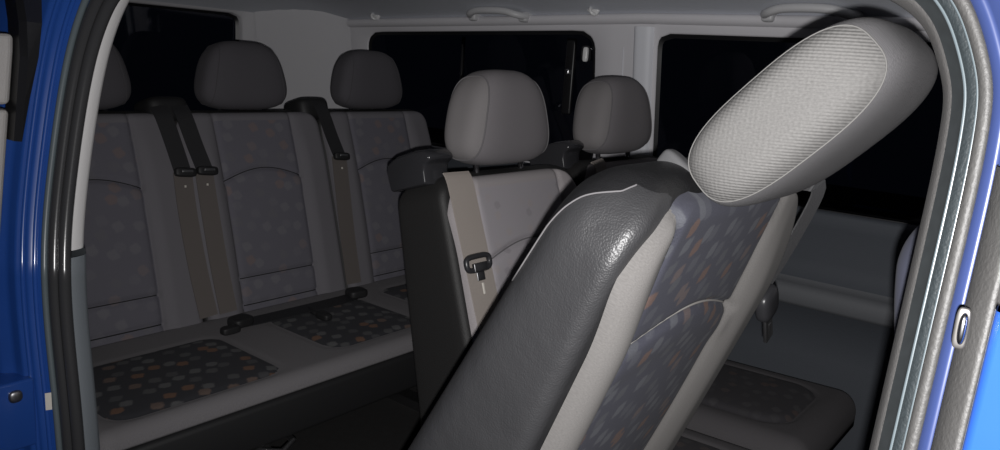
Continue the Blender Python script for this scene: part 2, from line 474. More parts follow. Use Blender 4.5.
def padded_slab(parent, name, lo, hi, r, mat, tilt=0.0, panels=(), skirt=0.03, crown=0.012, dip=0.0, nx=70, ny=90, seam=0.006, plain=None):
    """seat cushion: lo/hi in x (back, front) and y; top z = hi[2]; rounded over at the borders"""
    x0, y0 = lo[0], lo[1]; x1, y1, zt = hi
    cx, cy = (x0+x1)/2, (y0+y1)/2; hx, hy = (x1-x0)/2, (y1-y0)/2
    vs, uvs, msk = [], [], []
    def coord(i, n, h):
        t = -1+2*i/n
        return h*math.copysign(1-(1-abs(t))**1.25, t)
    for j in range(ny+1):
        b = coord(j, ny, hy)
        for i in range(nx+1):
            a = coord(i, nx, hx)
            ex, ey = hx-abs(a), hy-abs(b)
            qx, qy = max(0, r-ex), max(0, r-ey); q = math.hypot(qx, qy)
            aa, bb = a, b
            if q > r:
                k = r/q
                aa = math.copysign(hx-r+qx*k, a); bb = math.copysign(hy-r+qy*k, b); q = r
            drop = r-math.sqrt(max(0, r*r-q*q))
            X, Y = cx+aa, cy+bb
            z = zt-drop+tilt*(X-cx)
            m = 0.0
            for (px0, px1, py0, py1, pr) in panels:
                pcx, pcy = (px0+px1)/2, (py0+py1)/2; phx, phy = (px1-px0)/2, (py1-py0)/2
                dx, dy = abs(X-pcx)-(phx-pr), abs(Y-pcy)-(phy-pr)
                sd = math.hypot(max(dx, 0), max(dy, 0))+min(max(dx, dy), 0)-pr
                m = max(m, 1-sstep(-0.004, 0.004, sd))
                z -= seam*math.exp(-(sd/0.008)**2)
                if sd < 0: z += crown*(1-math.exp(sd/0.03)) 
            vs.append(Vector((X, Y, z))); uvs.append((Y, X)); msk.append(m)
    fs = [tuple(reversed(f)) for f in grid_faces(nx+1, ny+1)]
    fs = grid_faces(nx+1, ny+1)
    # skirt
    loop = [i for i in range(nx+1)] + [j*(nx+1)+nx for j in range(1, ny+1)] + [ny*(nx+1)+i for i in range(nx-1, -1, -1)] + [j*(nx+1) for j in range(ny-1, 0, -1)]
    b0 = len(vs)
    for k in loop:
        v = vs[k]; vs.append(Vector((v.x, v.y, zt-r-skirt+tilt*(v.x-cx)))); uvs.append((v.y, v.x)); msk.append(0)
    n = len(loop)
    for k in range(n): fs.append((loop[k], b0+k, b0+(k+1) % n, loop[(k+1) % n]))
    fs.append(tuple(b0+k for k in range(n-1, -1, -1)))
    return mesh(name, vs, fs, mat, parent, uvs, msk)

def seat_frame(base, lean, yc):
    """local x = out of the seat's front, y = across, z = up along the backrest"""
    ex = Vector((math.cos(lean), 0, -math.sin(lean))); ez = Vector((math.sin(lean), 0, math.cos(lean)))
    m = Matrix(((ex.x, 0, ez.x, base[0]), (0, 1, 0, yc), (ex.z, 0, ez.z, base[1]), (0, 0, 0, 1)))
    return m

def rounded_block(name, sx, sy, sz, mtx, mat, parent, p=4.0, n=28):
    """a moulded plastic block: superellipsoid with firm corners"""
    vs, fs = [], []
    for j in range(n+1):
        ps = -PI/2+PI*j/n
        for k in range(n*2):
            a = 2*PI*k/(n*2)
            cp, sp = math.cos(ps), math.sin(ps); ca, sa = math.cos(a), math.sin(a)
            f = lambda t: math.copysign(abs(t)**(2/p), t)
            vs.append(mtx @ Vector((f(cp)*f(ca)*sx/2, f(cp)*f(sa)*sy/2, f(sp)*sz/2)))
    m = n*2
    for j in range(n):
        for k in range(m): fs.append((j*m+k, j*m+(k+1) % m, (j+1)*m+(k+1) % m, (j+1)*m+k))
    return mesh(name, vs, fs, mat, parent)

TH = lambda z: 0.185-0.15*max(0.0, min(0.62, z))

# ================================================================== THE TIPPED SINGLE SEAT (nearest)
YN, YM, YF = 0.82, 1.30, 1.775
tip = thing('single_seat', 'nearest single seat tipped forward, black leather shell and grey cloth front with lozenge pattern', 'seat', (-0.5, YN, 0))
inv = Matrix.Translation(Vector((0.5, -YN, 0)))
LT = math.radians(21)
mt = inv @ seat_frame((-0.500, 0.478), LT, YN-0.008)
shell, rings = back_shell(tip, mt, M['leather'], 0.226, 0.580, TH, z0=-0.05, topr=0.085)
cover, surf = back_cover(tip, mt, M['fab_tip'], 0.217, 0.570, z0=-0.04, pw=0.136, arc=0.430, crease=0.11, bolster=0.02, seam_mat=M['thread'], topr=0.10, yo=-0.02, ptop=-0.02)
# stitched seam on the leather shoulder
def ring_pt(j, k):
    j0, k0 = int(j), int(k); a, b = j-j0, k-k0
    p = lambda jj, kk: rings[jj][kk]
    return (p(j0, k0)*(1-b)+p(j0, k0+1)*b)*(1-a)+(p(j0+1, k0)*(1-b)+p(j0+1, k0+1)*b)*a
ctrl = smooth_path([(a, b, 0) for a, b in KSEAM[1:7]], 6)
g = Geo(); g.tube([mt @ (ring_pt(c.x, c.y)+Vector((-0.0004, -0.0006, 0.0005))) for c in ctrl], 0.0009, 6); g.build('stitching', M['thread_dk'], shell)
hc = Vector((-0.2455, YN-0.003, 1.097))
hr, hm = headrest(tip, inv @ hc, math.radians(44), (M['head_fine'], M['head_coarse']), hx=0.050, hy=0.131, hz=0.113, taper=0.06, seam_y=0.80,
                  thread=M['thread_pale'], thread_r=0.0007, post_mat=M['chrome'], post_len=0.10, post_lean=math.radians(33), py=4.0, px=2.9)
for s in (-1, 1):
    b = rounded_block('post_guide', 0.060, 0.020, 0.026, mt @ Matrix.Translation(Vector((-0.054, s*0.072, 0.571))) @ Matrix.Rotation(math.radians(14), 4, 'Y'), M['guide'], tip)
ol = rounded_block('belt_outlet', 0.075, 0.075, 0.035, mt @ Matrix.Translation(Vector((-0.035, 0.185, 0.575))), M['plastic'], tip)
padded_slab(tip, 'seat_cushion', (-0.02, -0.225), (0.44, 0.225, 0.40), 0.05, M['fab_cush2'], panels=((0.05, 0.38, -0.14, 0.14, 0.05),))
g = Geo(); g.box((0.0, -0.20, 0.06), (0.40, 0.20, 0.315)); g.build('seat_base', M['plastic_matt'], tip, bevel=0.02)
for s in (-1, 1):
    g = Geo(); g.box((-0.03, s*0.21-0.012, 0.0), (0.40, s*0.21+0.012, 0.06)); g.build('floor_rail', M['steel'], tip, bevel=0.004)

# belt of the tipped seat
sb = thing('seat_belt', 'dark grey belt hanging with its tongue at the far edge of the tipped seat', 'seat belt', (-0.30, 1.07, 0.99))
q = Matrix.Translation(Vector((0.30, -1.07, -0.99)))
N = (0.88, -0.36, -0.33)
ribbon('webbing', [q @ Vector(p) for p in ((-0.318, 1.055, 1.002), (-0.303, 1.072, 0.992), (-0.322, 1.072, 0.93), (-0.352, 1.072, 0.855), (-0.392, 1.064, 0.77), (-0.46, 1.054, 0.64), (-0.53, 1.05, 0.48))], 0.024, N, M['web_tip'], sb)
mtx = q @ Matrix.Translation(Vector((-0.350, 1.072, 0.822))) @ Matrix.Rotation(math.radians(25), 4, 'X')
rounded_block('tongue', 0.024, 0.050, 0.050, mtx, M['plastic'], sb, p=3)
g = Geo(); g.box((-0.003, -0.012, -0.066), (0.003, 0.012, -0.016), mtx); g.box((-0.004, -0.004, -0.058), (0.004, 0.004, -0.036), mtx); g.build('tongue_plate', M['steel'], sb, bevel=0.002)

# ================================================================== THE MIDDLE DOUBLE SEAT
LM = -math.radians(17.5)
dbl = thing('double_seat', 'lavender grey double seat of the middle row behind the tipped seat, two headrests', 'seat', (-0.8, 1.54, 0))
inv = Matrix.Translation(Vector((0.8, -1.54, 0)))
for yc, nm in ((YM, 'near'), (YF, 'far')):
    mm = inv @ seat_frame((-0.812, 0.372), LM, yc)
    back_shell(dbl, mm, M['vinyl'], 0.229, 0.578, lambda z: 0.195-0.10*max(0.0, z), z0=-0.04, topr=0.06, rear_r=0.014)
    back_cover(dbl, mm, M['fab_mid'], 0.222, 0.563, z0=0.0, pw=0.145, arc=0.420, crease=0.11, seam_mat=M['thread_dk'], bolster=0.018)  # seam tubes paint the creases darker, as shade
    headrest(dbl, inv @ Vector((-1.036, yc-0.006, 1.016)), -math.radians(6), (M['head_mid'], M['head_side']), hx=0.062, hy=0.146, hz=0.099, taper=0.38,
             thread=M['thread_dk'], post_mat=M['chrome'], post_len=0.07, py=3.6)
    # belt outlet housing on the shoulder
    cap = Geo()
    prof = [(-0.143, 0.505), (-0.146, 0.56), (-0.138, 0.585), (-0.10, 0.600), (-0.03, 0.604), (0.012, 0.598), (0.030, 0.582), (0.028, 0.570), (0.006, 0.560), (-0.002, 0.540), (-0.004, 0.505)]
    yy0, yy1 = (-0.236, -0.150)
    vs = []
    secs = [(0.0, 0.90), (0.012, 0.97), (0.03, 1.0), (0.06, 1.0), (0.078, 0.97), (0.088, 0.90)]
    pcx, pcz = -0.06, 0.55
    for dy, k in secs:
        for (x, z) in prof: vs.append(mm @ Vector((pcx+(x-pcx)*k*(0.72 if x > pcx else 0.80)-0.020, yy0+dy*0.8, pcz+0.040+(z-pcz)*k*0.72)))
    n = len(prof); fs = []
    for j in range(len(secs)-1):
        for k in range(n): fs.append((j*n+k, j*n+(k+1) % n, (j+1)*n+(k+1) % n, (j+1)*n+k))
    fs.append(tuple(reversed(range(n)))); fs.append(tuple((len(secs)-1)*n+k for k in range(n)))
    cap.add(vs, fs); c = cap.build('belt_outlet', M['gloss'], dbl, bevel=0.004)
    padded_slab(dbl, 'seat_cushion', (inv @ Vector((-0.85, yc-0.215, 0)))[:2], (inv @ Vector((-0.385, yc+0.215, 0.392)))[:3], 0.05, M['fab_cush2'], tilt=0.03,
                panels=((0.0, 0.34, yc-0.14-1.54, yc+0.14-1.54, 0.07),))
g = Geo(); g.box(inv @ Vector((-0.86, 1.10, 0.06)), inv @ Vector((-0.45, 1.96, 0.305))); g.build('seat_base', M['plastic_matt'], dbl, bevel=0.025)
g = Geo(); g.box(inv @ Vector((-0.93, 1.085, 0.20)), inv @ Vector((-0.82, 1.965, 0.36))); g.build('hinge_cover', M['plastic_matt'], dbl, bevel=0.02)
for y in (1.10, 1.54, 1.96):
    g = Geo(); g.box(inv @ Vector((-0.98, y-0.014, 0.0)), inv @ Vector((-0.42, y+0.014, 0.06))); g.build('floor_rail', M['steel'], dbl, bevel=0.004)

def seat_pt(fr, x, y, z): return fr @ Vector((x, y, z))
# belts of the middle row
fm = seat_frame((-0.812, 0.372), LM, YM)
sb = thing('seat_belt', 'beige belt with black stop buckle down the middle row seat beside its black outlet', 'seat belt', fm @ Vector((0.03, -0.17, 0.56)), 'middle row belts')
q = Matrix.Translation(-Vector(sb.location))
pts = [q @ seat_pt(fm, *p) for p in ((0.010, -0.202, 0.572), (0.017, -0.202, 0.55), (0.020, -0.200, 0.47), (0.023, -0.198, 0.38), (0.024, -0.195, 0.30), (0.024, -0.190, 0.18), (0.022, -0.18, 0.05))]
Nm = fm.to_3x3() @ Vector((1, 0, 0))
ribbon('webbing', pts, 0.072, Nm, M['web_lt'], sb)
mtx = q @ fm @ Matrix.Translation(Vector((0.030, -0.208, 0.392)))
g = Geo()
loop = []
for k in range(25):
    a = 2*PI*k/24; f = lambda t: math.copysign(abs(t)**0.5, t)
    loop.append(mtx @ Vector((0.002, f(math.cos(a))*0.033, f(math.sin(a))*0.013+0.004)))
g.tube(loop, 0.0055, 8, caps=False)
g.build('tongue', M['plastic'], sb)
g = Geo(); g.box((0.001, -0.018, -0.012), (0.008, 0.020, 0.004), mtx); g.box((0.001, -0.010, -0.030), (0.004, 0.012, -0.012), mtx); g.build('tongue_plate', M['steel'], sb, bevel=0.002)
g = Geo(); g.box((0.003, -0.002, -0.056), (0.006, 0.003, -0.034), mtx); g.build('stop_button', M['white'], sb, bevel=0.001)
ff = seat_frame((-0.812, 0.372), LM, YF)
sb2 = thing('seat_belt', 'belt of the far middle row seat, mostly hidden behind the tipped seat', 'seat belt', ff @ Vector((0.03, -0.17, 0.56)), 'middle row belts')
q = Matrix.Translation(-Vector(sb2.location))
pts = [q @ seat_pt(ff, *p) for p in ((0.018, -0.188, 0.566), (0.026, -0.186, 0.55), (0.027, -0.178, 0.47), (0.031, -0.163, 0.38), (0.033, -0.15, 0.18), (0.030, -0.14, 0.05))]
ribbon('webbing', pts, 0.05, Nm, M['web_lt'], sb2)

# ================================================================== THE REAR BENCH
LB = -math.radians(16.0)
bench = thing('bench_seat', 'dark three seat rear bench across the back of the van under the rear window', 'bench seat', (-1.8, YM, 0))
inv = Matrix.Translation(Vector((1.8, -YM, 0)))
for yc in (YN, YM, YF):
    mm = inv @ seat_frame((-1.782, 0.408), LB, yc)
    back_shell(bench, mm, M['vinyl'], 0.2365, 0.575, TH, z0=-0.05, topr=0.06)
    back_cover(bench, mm, M['fab_bench'], 0.231, 0.562, z0=-0.03, pw=0.125, arc=0.400, crease=0.100, bolster=0.014, topr=0.05, patt=1.0, seam_mat=M['thread_blk'])  # dark tubes paint the shade into the creases
    headrest(bench, inv @ Vector((-1.992, yc+(0.013 if yc == YN else 0), 1.044)), -math.radians(6), (M['head_bench'], M['head_bench']), hx=0.056, hy=0.145, hz=0.096, taper=0.33,
             thread=M['thread_bench'], thread_r=0.001, post_mat=M['chrome'], post_len=0.07, py=3.6)
for yc in (1.06, 1.53):
    mm = inv @ seat_frame((-1.782, 0.408), LB, yc)
    rounded_block('belt_outlet', 0.11, 0.115, 0.07, mm @ Matrix.Translation(Vector((-0.055, 0, 0.573))), M['plastic_matt'], bench, p=4)
X0, X1 = -1.80, -1.332
padded_slab(bench, 'seat_cushion', (X0+1.8, 0.575-YM), (X1+1.8, 2.025-YM, 0.420), 0.032, M['fab_cush'], tilt=0.0, ny=150, skirt=0.004, seam=0.0025, crown=0.004,
            panels=[(0.135, 0.425, YN-0.195-YM, YN+0.19-YM, 0.045), (0.10, 0.40, -0.13, 0.18, 0.05), (0.10, 0.40, YF-0.195-YM, YF+0.165-YM, 0.05)])
g = Geo(); g.box((0.02, 0.585-YM, 0.272), (X1+1.8-0.006, 2.015-YM, 0.374)); g.build('front_panel', M['plastic_matt'], bench, bevel=0.012)
for s, y in ((-1, 0.562), (1, 2.04)):
    g = Geo()
    prof = [(-0.02, 0.24), (0.40, 0.24), (0.44, 0.30), (0.16, 0.36), (0.06, 0.47), (-0.05, 0.50), (-0.09, 0.42)]
    vs = [Vector((x, y-YM-0.008, z)) for x, z in prof]+[Vector((x, y-YM+0.008, z)) for x, z in prof]
    n = len(prof)
    g.add(vs, [tuple(range(n)), tuple(range(2*n-1, n-1, -1))]+[(k, k+n, (k+1) % n+n, (k+1) % n) for k in range(n)])
    g.build('side_plate', M['plastic_matt'], bench, smooth=False, bevel=0.004)
for y in (0.97, 1.74):
    g = Geo()
    g.box((0.36, y-YM-0.02, 0.02), (0.40, y-YM+0.02, 0.275)); g.box((0.02, y-YM-0.02, 0.02), (0.06, y-YM+0.02, 0.275)); g.box((0.0, y-YM-0.028, 0.0), (0.43, y-YM+0.028, 0.03))
    g.tube([(0.40, y-YM-0.05, 0.258), (0.462, y-YM-0.035, 0.262), (0.468, y-YM, 0.250), (0.462, y-YM+0.035, 0.262), (0.40, y-YM+0.05, 0.258)], 0.008, 8)
    g.build('leg', M['steel'], bench, bevel=0.004)

fb = seat_frame((-1.782, 0.408), LB, 0.0)
NB = fb.to_3x3() @ Vector((1, 0, 0))
def bench_belt(label, up, low, wl):
    o = thing('seat_belt', label, 'seat belt', fb @ Vector((0.03, up[0][0], up[0][1])), 'rear bench belts')
    q = Matrix.Translation(-Vector(o.location))
    ribbon('webbing', [q @ (fb @ Vector((p[2], p[0], p[1]))) for p in up], 0.046, NB, M['web_dk'], o)
    ribbon('webbing', [q @ (fb @ Vector((p[2], p[0], p[1]))) for p in low], wl, NB, M['web_br'], o)
    y, z, x = up[-1]
    mtx = q @ fb @ Matrix.Translation(Vector((x+0.006, y+0.004, z-0.006))) @ Matrix.Rotation(math.radians(-6), 4, 'X')
    rounded_block('tongue', 0.02, 0.058, 0.024, mtx, M['plastic_matt'], o, p=4)
    g = Geo(); g.box((0.006, -0.014, -0.002), (0.0125, 0.016, 0.005), mtx); g.build('tongue_plate', M['steel'], o, bevel=0.001)
    g = Geo(); g.box((0.0, -0.006, -0.040), (0.004, -0.001, -0.034), mtx); g.build('stop_button', M['white'], o, bevel=0.001)
    return o
bench_belt('leftmost black upper belt on the rear bench, hanging beside its twin', [(1.018, 0.575, 0.012), (1.024, 0.54, 0.022), (1.038, 0.47, 0.022), (1.048, 0.405, 0.024)],
           [(1.050, 0.40, 0.020), (1.046, 0.30, 0.020), (1.048, 0.15, 0.021), (1.056, 0.02, 0.022)], 0.051)
bench_belt('right belt of the twin pair on the rear bench, nearer the middle headrest', [(1.075, 0.575, 0.012), (1.080, 0.54, 0.022), (1.095, 0.47, 0.022), (1.110, 0.405, 0.024)],
           [(1.110, 0.40, 0.020), (1.108, 0.30, 0.021), (1.108, 0.15, 0.022), (1.112, 0.02, 0.024)], 0.051)
bench_belt('single belt on the rear bench between the middle and right headrests', [(1.528, 0.580, 0.012), (1.534, 0.545, 0.022), (1.550, 0.48, 0.022), (1.566, 0.420, 0.024)],
           [(1.568, 0.415, 0.020), (1.560, 0.30, 0.021), (1.550, 0.15, 0.022), (1.545, 0.02, 0.024)], 0.056)
# lap belt lying across the cushion with its two buckles
lap = thing('lap_belt', 'black lap belt lying across the rear bench cushion between two buckles', 'seat belt', (-1.66, 1.25, 0.42))
q = Matrix.Translation(Vector((1.66, -1.25, -0.42)))
ribbon('webbing', [q @ Vector(p) for p in ((-1.672, 1.09, 0.432), (-1.662, 1.16, 0.434), (-1.655, 1.28, 0.436), (-1.66, 1.40, 0.434), (-1.668, 1.455, 0.432))], 0.042, (0.15, 0, 1), M['web_dk'], lap)
for (x, y, a) in ((-1.668, 1.085, 10), (-1.668, 1.47, -8)):
    mtx = q @ Matrix.Translation(Vector((x, y, 0.441))) @ Matrix.Rotation(math.radians(a), 4, 'Z')
    rounded_block('buckle', 0.048, 0.06, 0.026, mtx, M['plastic_matt'], lap, p=4)
mtx = q @ Matrix.Translation(Vector((-1.635, 1.035, 0.438)))
rounded_block('tongue', 0.026, 0.05, 0.02, mtx, M['plastic_matt'], lap, p=4)
bk = thing('belt_buckle', 'small dark buckle resting on the middle of the rear bench cushion', 'buckle', (-1.58, 1.28, 0.42))
rounded_block('housing', 0.05, 0.026, 0.02, Matrix.Translation(Vector((0, 0, 0.015))), M['plastic_matt'], bk, p=4)
g = Geo(); g.tube([(-0.02, 0, 0.012), (-0.05, 0.004, 0.011), (-0.08, 0.01, 0.012)], 0.006, 8); g.build('stalk', M['plastic_matt'], bk)

# ================================================================== FRONT PASSENGER SEAT (only the edge of its backrest shows)
fs_ = thing('front_seat', 'front passenger seat, only its grey backrest edge visible beside the door pillar', 'seat', (0.14, 0.87, 0))
inv = Matrix.Translation(Vector((-0.14, -0.87, 0)))
mf = inv @ seat_frame((0.110, 0.472), -math.radians(15), 0.875)
back_shell(fs_, mf, M['front_back'], 0.232, 0.60, lambda z: 0.14-0.08*z, z0=-0.05, topr=0.09)
back_cover(fs_, mf, M['fab_mid'], 0.22, 0.575, z0=0.0, pw=0.13)
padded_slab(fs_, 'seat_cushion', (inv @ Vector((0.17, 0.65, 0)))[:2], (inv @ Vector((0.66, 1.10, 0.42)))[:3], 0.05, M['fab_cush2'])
g = Geo(); g.box(inv @ Vector((0.2, 0.67, 0.0)), inv @ Vector((0.62, 1.08, 0.325))); g.build('seat_base', M['plastic_matt'], fs_, bevel=0.02)
headrest(fs_, inv @ Vector((-0.02, 0.875, 1.165)), -math.radians(8), (M['head_mid'], M['head_side']), thread=M['thread_dk'], post_mat=M['chrome'])

# ================================================================== THE VAN'S SHELL
def fz(z):       # far side wall leans in towards the roof
    return 2.15-0.13*max(0.0, z-0.78)
def shear(x, z):  # roof line drops a little towards the rear
    return z + 0.032*min(0.0, x+1.15)*sstep(0.8, 1.25, z)
def rr_loop(x0, x1, z0, z1, r, n):
    """n points per side of a rounded rectangle and the matching points of a plain one are generated by perimeter order"""
    out = []
    cx, cz, hx, hz = (x0+x1)/2, (z0+z1)/2, (x1-x0)/2, (z1-z0)/2
    per = []
    for s in range(4):
        for k in range(n):
            t = -1+2*k/n
            per.append([(t, -1), (1, t), (-t, 1), (-1, -t)][s])
    for a, b in per:
        X, Z = a*hx, b*hz
        dx, dz = abs(X)-(hx-r), abs(Z)-(hz-r)
        if dx > 0 and dz > 0:
            # concentric square-to-circle on the corner
            m = max(dx, dz); l = math.hypot(dx, dz)
            X = math.copysign(hx-r+dx*m/l, X); Z = math.copysign(hz-r+dz*m/l, Z)
        out.append((cx+X, cz+Z))
    return out
def rect_loop(x0, x1, z0, z1, n): return rr_loop(x0, x1, z0, z1, 0.0, n)

def panel_with_hole(cell, hole, r, n, depth, to3, back3):
    """flat panel with a rounded opening and the reveal behind it"""
    o = rect_loop(*cell, n); h = rr_loop(*hole, r, n); L = len(o)
    # thin rounded lip
    h2 = rr_loop(hole[0]+0.004, hole[1]-0.004, hole[2]+0.004, hole[3]-0.004, r, n)
    vs = [to3(a, b, 0) for a, b in o]+[to3(a, b, 0) for a, b in h]+[to3(a, b, depth*0.3) for a, b in h2]+[to3(a, b, depth) for a, b in h2]
    fs = []
    for j in range(3):
        for k in range(L):
            f = (j*L+k, j*L+(k+1) % L, (j+1)*L+(k+1) % L, (j+1)*L+k)
            fs.append(f)
    return vs, fs

wl = Geo()
def to_far(x, z, d): return Vector((x, fz(z)+d, shear(x, z)))
ZB, ZT = 0.78, 1.275
WIN = [(-2.36, -1.312, 0.80, 1.255, 0.06), (-1.108, -0.16, 0.785, 1.247, 0.035)]
for (a, b, c, d, r), (u, v) in zip(WIN, ((-2.45, -1.25), (-1.19, -0.06))):
    vs, fs = panel_with_hole((u, v, ZB, ZT), (a, b, c, d), r, 24, 0.010, to_far, None); wl.add(vs, fs)
def far_grid(xs, zs, bulge=None):
    vs = [to_far(x, z, -(bulge(x, z) if bulge else 0)) for z in zs for x in xs]
    wl.add(vs, grid_faces(len(xs), len(zs)))
col = lambda x, z: 0.010*math.exp(-((x+1.155)/0.022)**4)
far_grid([-1.25+0.06*i/16 for i in range(17)], [ZB+(ZT-ZB)*i/10 for i in range(11)], lambda x, z: 0.012*math.exp(-((x+1.218)/0.02)**4)*0+0.0)
far_grid([-0.06+0.7*i/6 for i in range(7)], [ZB, 1.0, ZT])
wall = structure(wl.build('wall_left', M['trim_grey'], smooth=True))
# raised belt cover on the pillar between the windows
g = Geo(); vs = []; nn = 13
zs = [0.80+0.46*i/12 for i in range(13)]
for z in zs:
    for k in range(nn):
        t = -1+2*k/(nn-1)
        vs.append(to_far(-1.146+0.033*t, z, -0.022*math.sqrt(max(0, 1-t**4))+0.004))
g.add(vs, grid_faces(nn, len(zs))); structure(g.build('trim_1', M['trim_pillar']))
# thin panel joint on the pillar
g = Geo(); g.tube([to_far(-1.215, 1.02, -0.001), to_far(-1.215, 1.20, -0.001)], 0.0016, 6); structure(g.build('trim_2', M['trim_pillar']))
# roof edge moulding
g = Geo(); vs = []
xs = [-2.45+3.05*i/40 for i in range(41)]
sec = [(0.0, 1.268), (-0.012, 1.272), (-0.016, 1.282), (-0.016, 1.292), (-0.008, 1.298), (0.004, 1.300)]
for x in xs:
    for dy, z in sec: vs.append(Vector((x, fz(z)+dy, shear(x, z))))
g.add(vs, grid_faces(len(sec), len(xs))); structure(g.build('trim_3', M['trim_grey']))
# lower wall with its ledge
g = Geo(); prof = [(2.152, 0.800), (2.136, 0.798), (2.130, 0.788), (2.14, 0.755), (2.155, 0.66), (2.15, 0.605), (2.125, 0.594), (2.112, 0.588), (2.107, 0.575), (2.107, 0.545), (2.115, 0.535), (2.135, 0.53), (2.14, 0.40), (2.13, 0.0)]
xs = [-2.45+3.05*i/12 for i in range(13)]
vs = [Vector((x, y, z)) for x in xs for y, z in prof]
fs = grid_faces(len(prof), len(xs)); nP = len(prof)-1
fm_ = [(1 if 5 <= (k % nP) <= 10 else 0) for k in range(len(fs))]
structure(mesh('baseboard_left', vs, fs, [M['trim_low'], M['trim_low2']], smooth=True, fmat=fm_))
# window panes and their black borders
for i, (a, b, c, d, r) in enumerate(WIN):
    L = rr_loop(a+0.004, b-0.004, c+0.004, d-0.004, r, 24)
    L2 = rr_loop(a+0.016, b-0.016, c+0.016, d-0.016, r*0.8, 24); n = len(L)
    w = structure(mesh('window_%d' % (i+1), [to_far(x, z, 0.0115) for x, z in L], [tuple(range(n))], M['glass'], smooth=False))
    vs = [to_far(x, z, 0.006) for x, z in L]+[to_far(x, z, 0.0105) for x, z in L2]
    mesh('window_gasket', vs, [(k, (k+1) % n, n+(k+1) % n, n+k) for k in range(n)], M['rubber_frit'], w)
w1 = bpy.data.objects['window_1']
g = Geo()
g.box((-1.43, fz(1.1)-0.004, 0.98), (-1.395, fz(1.1)+0.010, 1.22)); g.build('hinge_strip', M['rubber_frit'], w1, bevel=0.006)
rounded_block('catch', 0.03, 0.028, 0.05, Matrix.Translation(Vector((-1.352, 2.108, 1.175))), M['gloss'], w1)
rounded_block('catch_lever', 0.016, 0.014, 0.045, Matrix.Translation(Vector((-1.345, 2.092, 1.172))), M['hook'], w1)
g = Geo(); g.box((-1.875, fz(1.1)-0.002, 0.82), (-1.868, fz(1.1)+0.009, 1.21)); g.build('pane_divider', M['rubber_frit'], w1)
rounded_block('lock_knob', 0.012, 0.012, 0.018, Matrix.Translation(Vector((-1.41, 2.098, 1.115))), M['chrome'], w1)

# rear: D pillar, tailgate and its window
g = Geo(); vs = []
zs = [0.0, 0.5, 0.9, 1.0, 1.1, 1.18, 1.24, 1.29, 1.36]
for z in zs:
    yy = fz(z)
    for k in range(11):
        t = k/10
        x = -2.45-0.20*t**1.15-0.012*math.sin(PI*t)
        y = yy-(yy-1.84+0.10*max(0, z-0.78))*t**1.4
        vs.append(Vector((x-0.0*z, y, shear(x, z))))
g.add(vs, grid_faces(11, len(zs))); structure(g.build('trim_4', M['trim_rear']))
def to_rear(y, z, d): return Vector((-2.655-d-0.05*max(0, 0.9-z)+0.0, y, shear(-2.6, z)))
g = Geo()
vs, fs = panel_with_hole((0.45, 1.825, 0.62, 1.42), (0.66, 1.745, 0.72, 1.295), 0.035, 24, 0.035, to_rear, None); g.add(vs, fs)
vs = [to_rear(y, z, 0) for z in (0.0, 0.3, 0.62) for y in (0.45, 1.0, 1.815)]; g.add(vs, grid_faces(3, 3))
structure(g.build('wall_rear', M['trim_rear']))
L = rr_loop(0.66, 1.745, 0.72, 1.295, 0.035, 24); n = len(L)
w3 = structure(mesh('window_3', [to_rear(y, z, 0.036) for y, z in L], [tuple(range(n))], M['glass'], smooth=False))
L2 = rr_loop(0.675, 1.73, 0.735, 1.282, 0.03, 24)
mesh('window_gasket', [to_rear(y, z, 0.024) for y, z in L]+[to_rear(y, z, 0.033) for y, z in L2], [(k, (k+1) % n, n+(k+1) % n, n+k) for k in range(n)], M['rubber_frit'], w3)
g = Geo(); g.tube([to_rear(1.832, 0.2, -0.004), to_rear(1.834, 0.9, -0.004), to_rear(1.830, 1.24, -0.004), to_rear(1.818, 1.30, -0.004), to_rear(1.78, 1.325, -0.004), to_rear(0.6, 1.333, -0.004)], 0.006, 8)
structure(g.build('trim_9', M['rubber']))

# ceiling
g = Geo(); vs = []
ys = [0.0, 0.03, 0.07, 0.12, 0.2, 0.3, 0.45, 0.6, 0.75, 0.9, 1.0]
YC0, YC1 = 0.575, 2.092
xs = [-2.66+3.3*i/24 for i in range(25)]
nn = 30
for x in xs:
    for k in range(nn+1):
        t = -1+2*k/nn; t = math.copysign(1-(1-abs(t))**1.6, t)
        y = (YC0+YC1)/2+(YC1-YC0)/2*t
        z = 1.296+0.105*(1-abs(t)**3.2)
        zz = shear(x, 1.296)-1.296+z
        edge = sstep(-2.40, -2.66, x) if False else max(0.0, min(1.0, (-2.42-x)/0.24))
        zz -= 0.10*edge**2*(1-abs(t)**3.2)
        vs.append(Vector((x, y, zz)))
g.add(vs, grid_faces(nn+1, len(xs))); structure(g.build('ceiling', M['liner']))

# painted roof skin over the headliner
g = Geo(); prof = [(0.525, 1.250), (0.535, 1.315), (0.56, 1.375), (0.63, 1.42), (0.95, 1.455), (1.33, 1.465), (1.72, 1.455), (2.03, 1.42), (2.11, 1.375), (2.135, 1.315), (2.14, 1.25)]
xs = [-2.75+3.7*i/12 for i in range(13)]
g.add([Vector((x, y, z)) for x in xs for y, z in prof], grid_faces(len(prof), len(xs))); structure(g.build('roof', M['blue']))
# floor
g = Geo(); g.box((-2.7, 0.47, -0.04), (0.75, 2.2, 0.0)); structure(g.build('floor', M['carpet'], smooth=False))
g = Geo(); g.box((-14, -10, -0.60), (10, 14, -0.55)); structure(g.build('ground', M['asphalt'], smooth=False))

g = Geo(); g.box((-2.4, 0.395, -0.22), (1.0, 0.56, 0.095)); structure(g.build('trim_10', M['blue'], smooth=False, bevel=0.02))
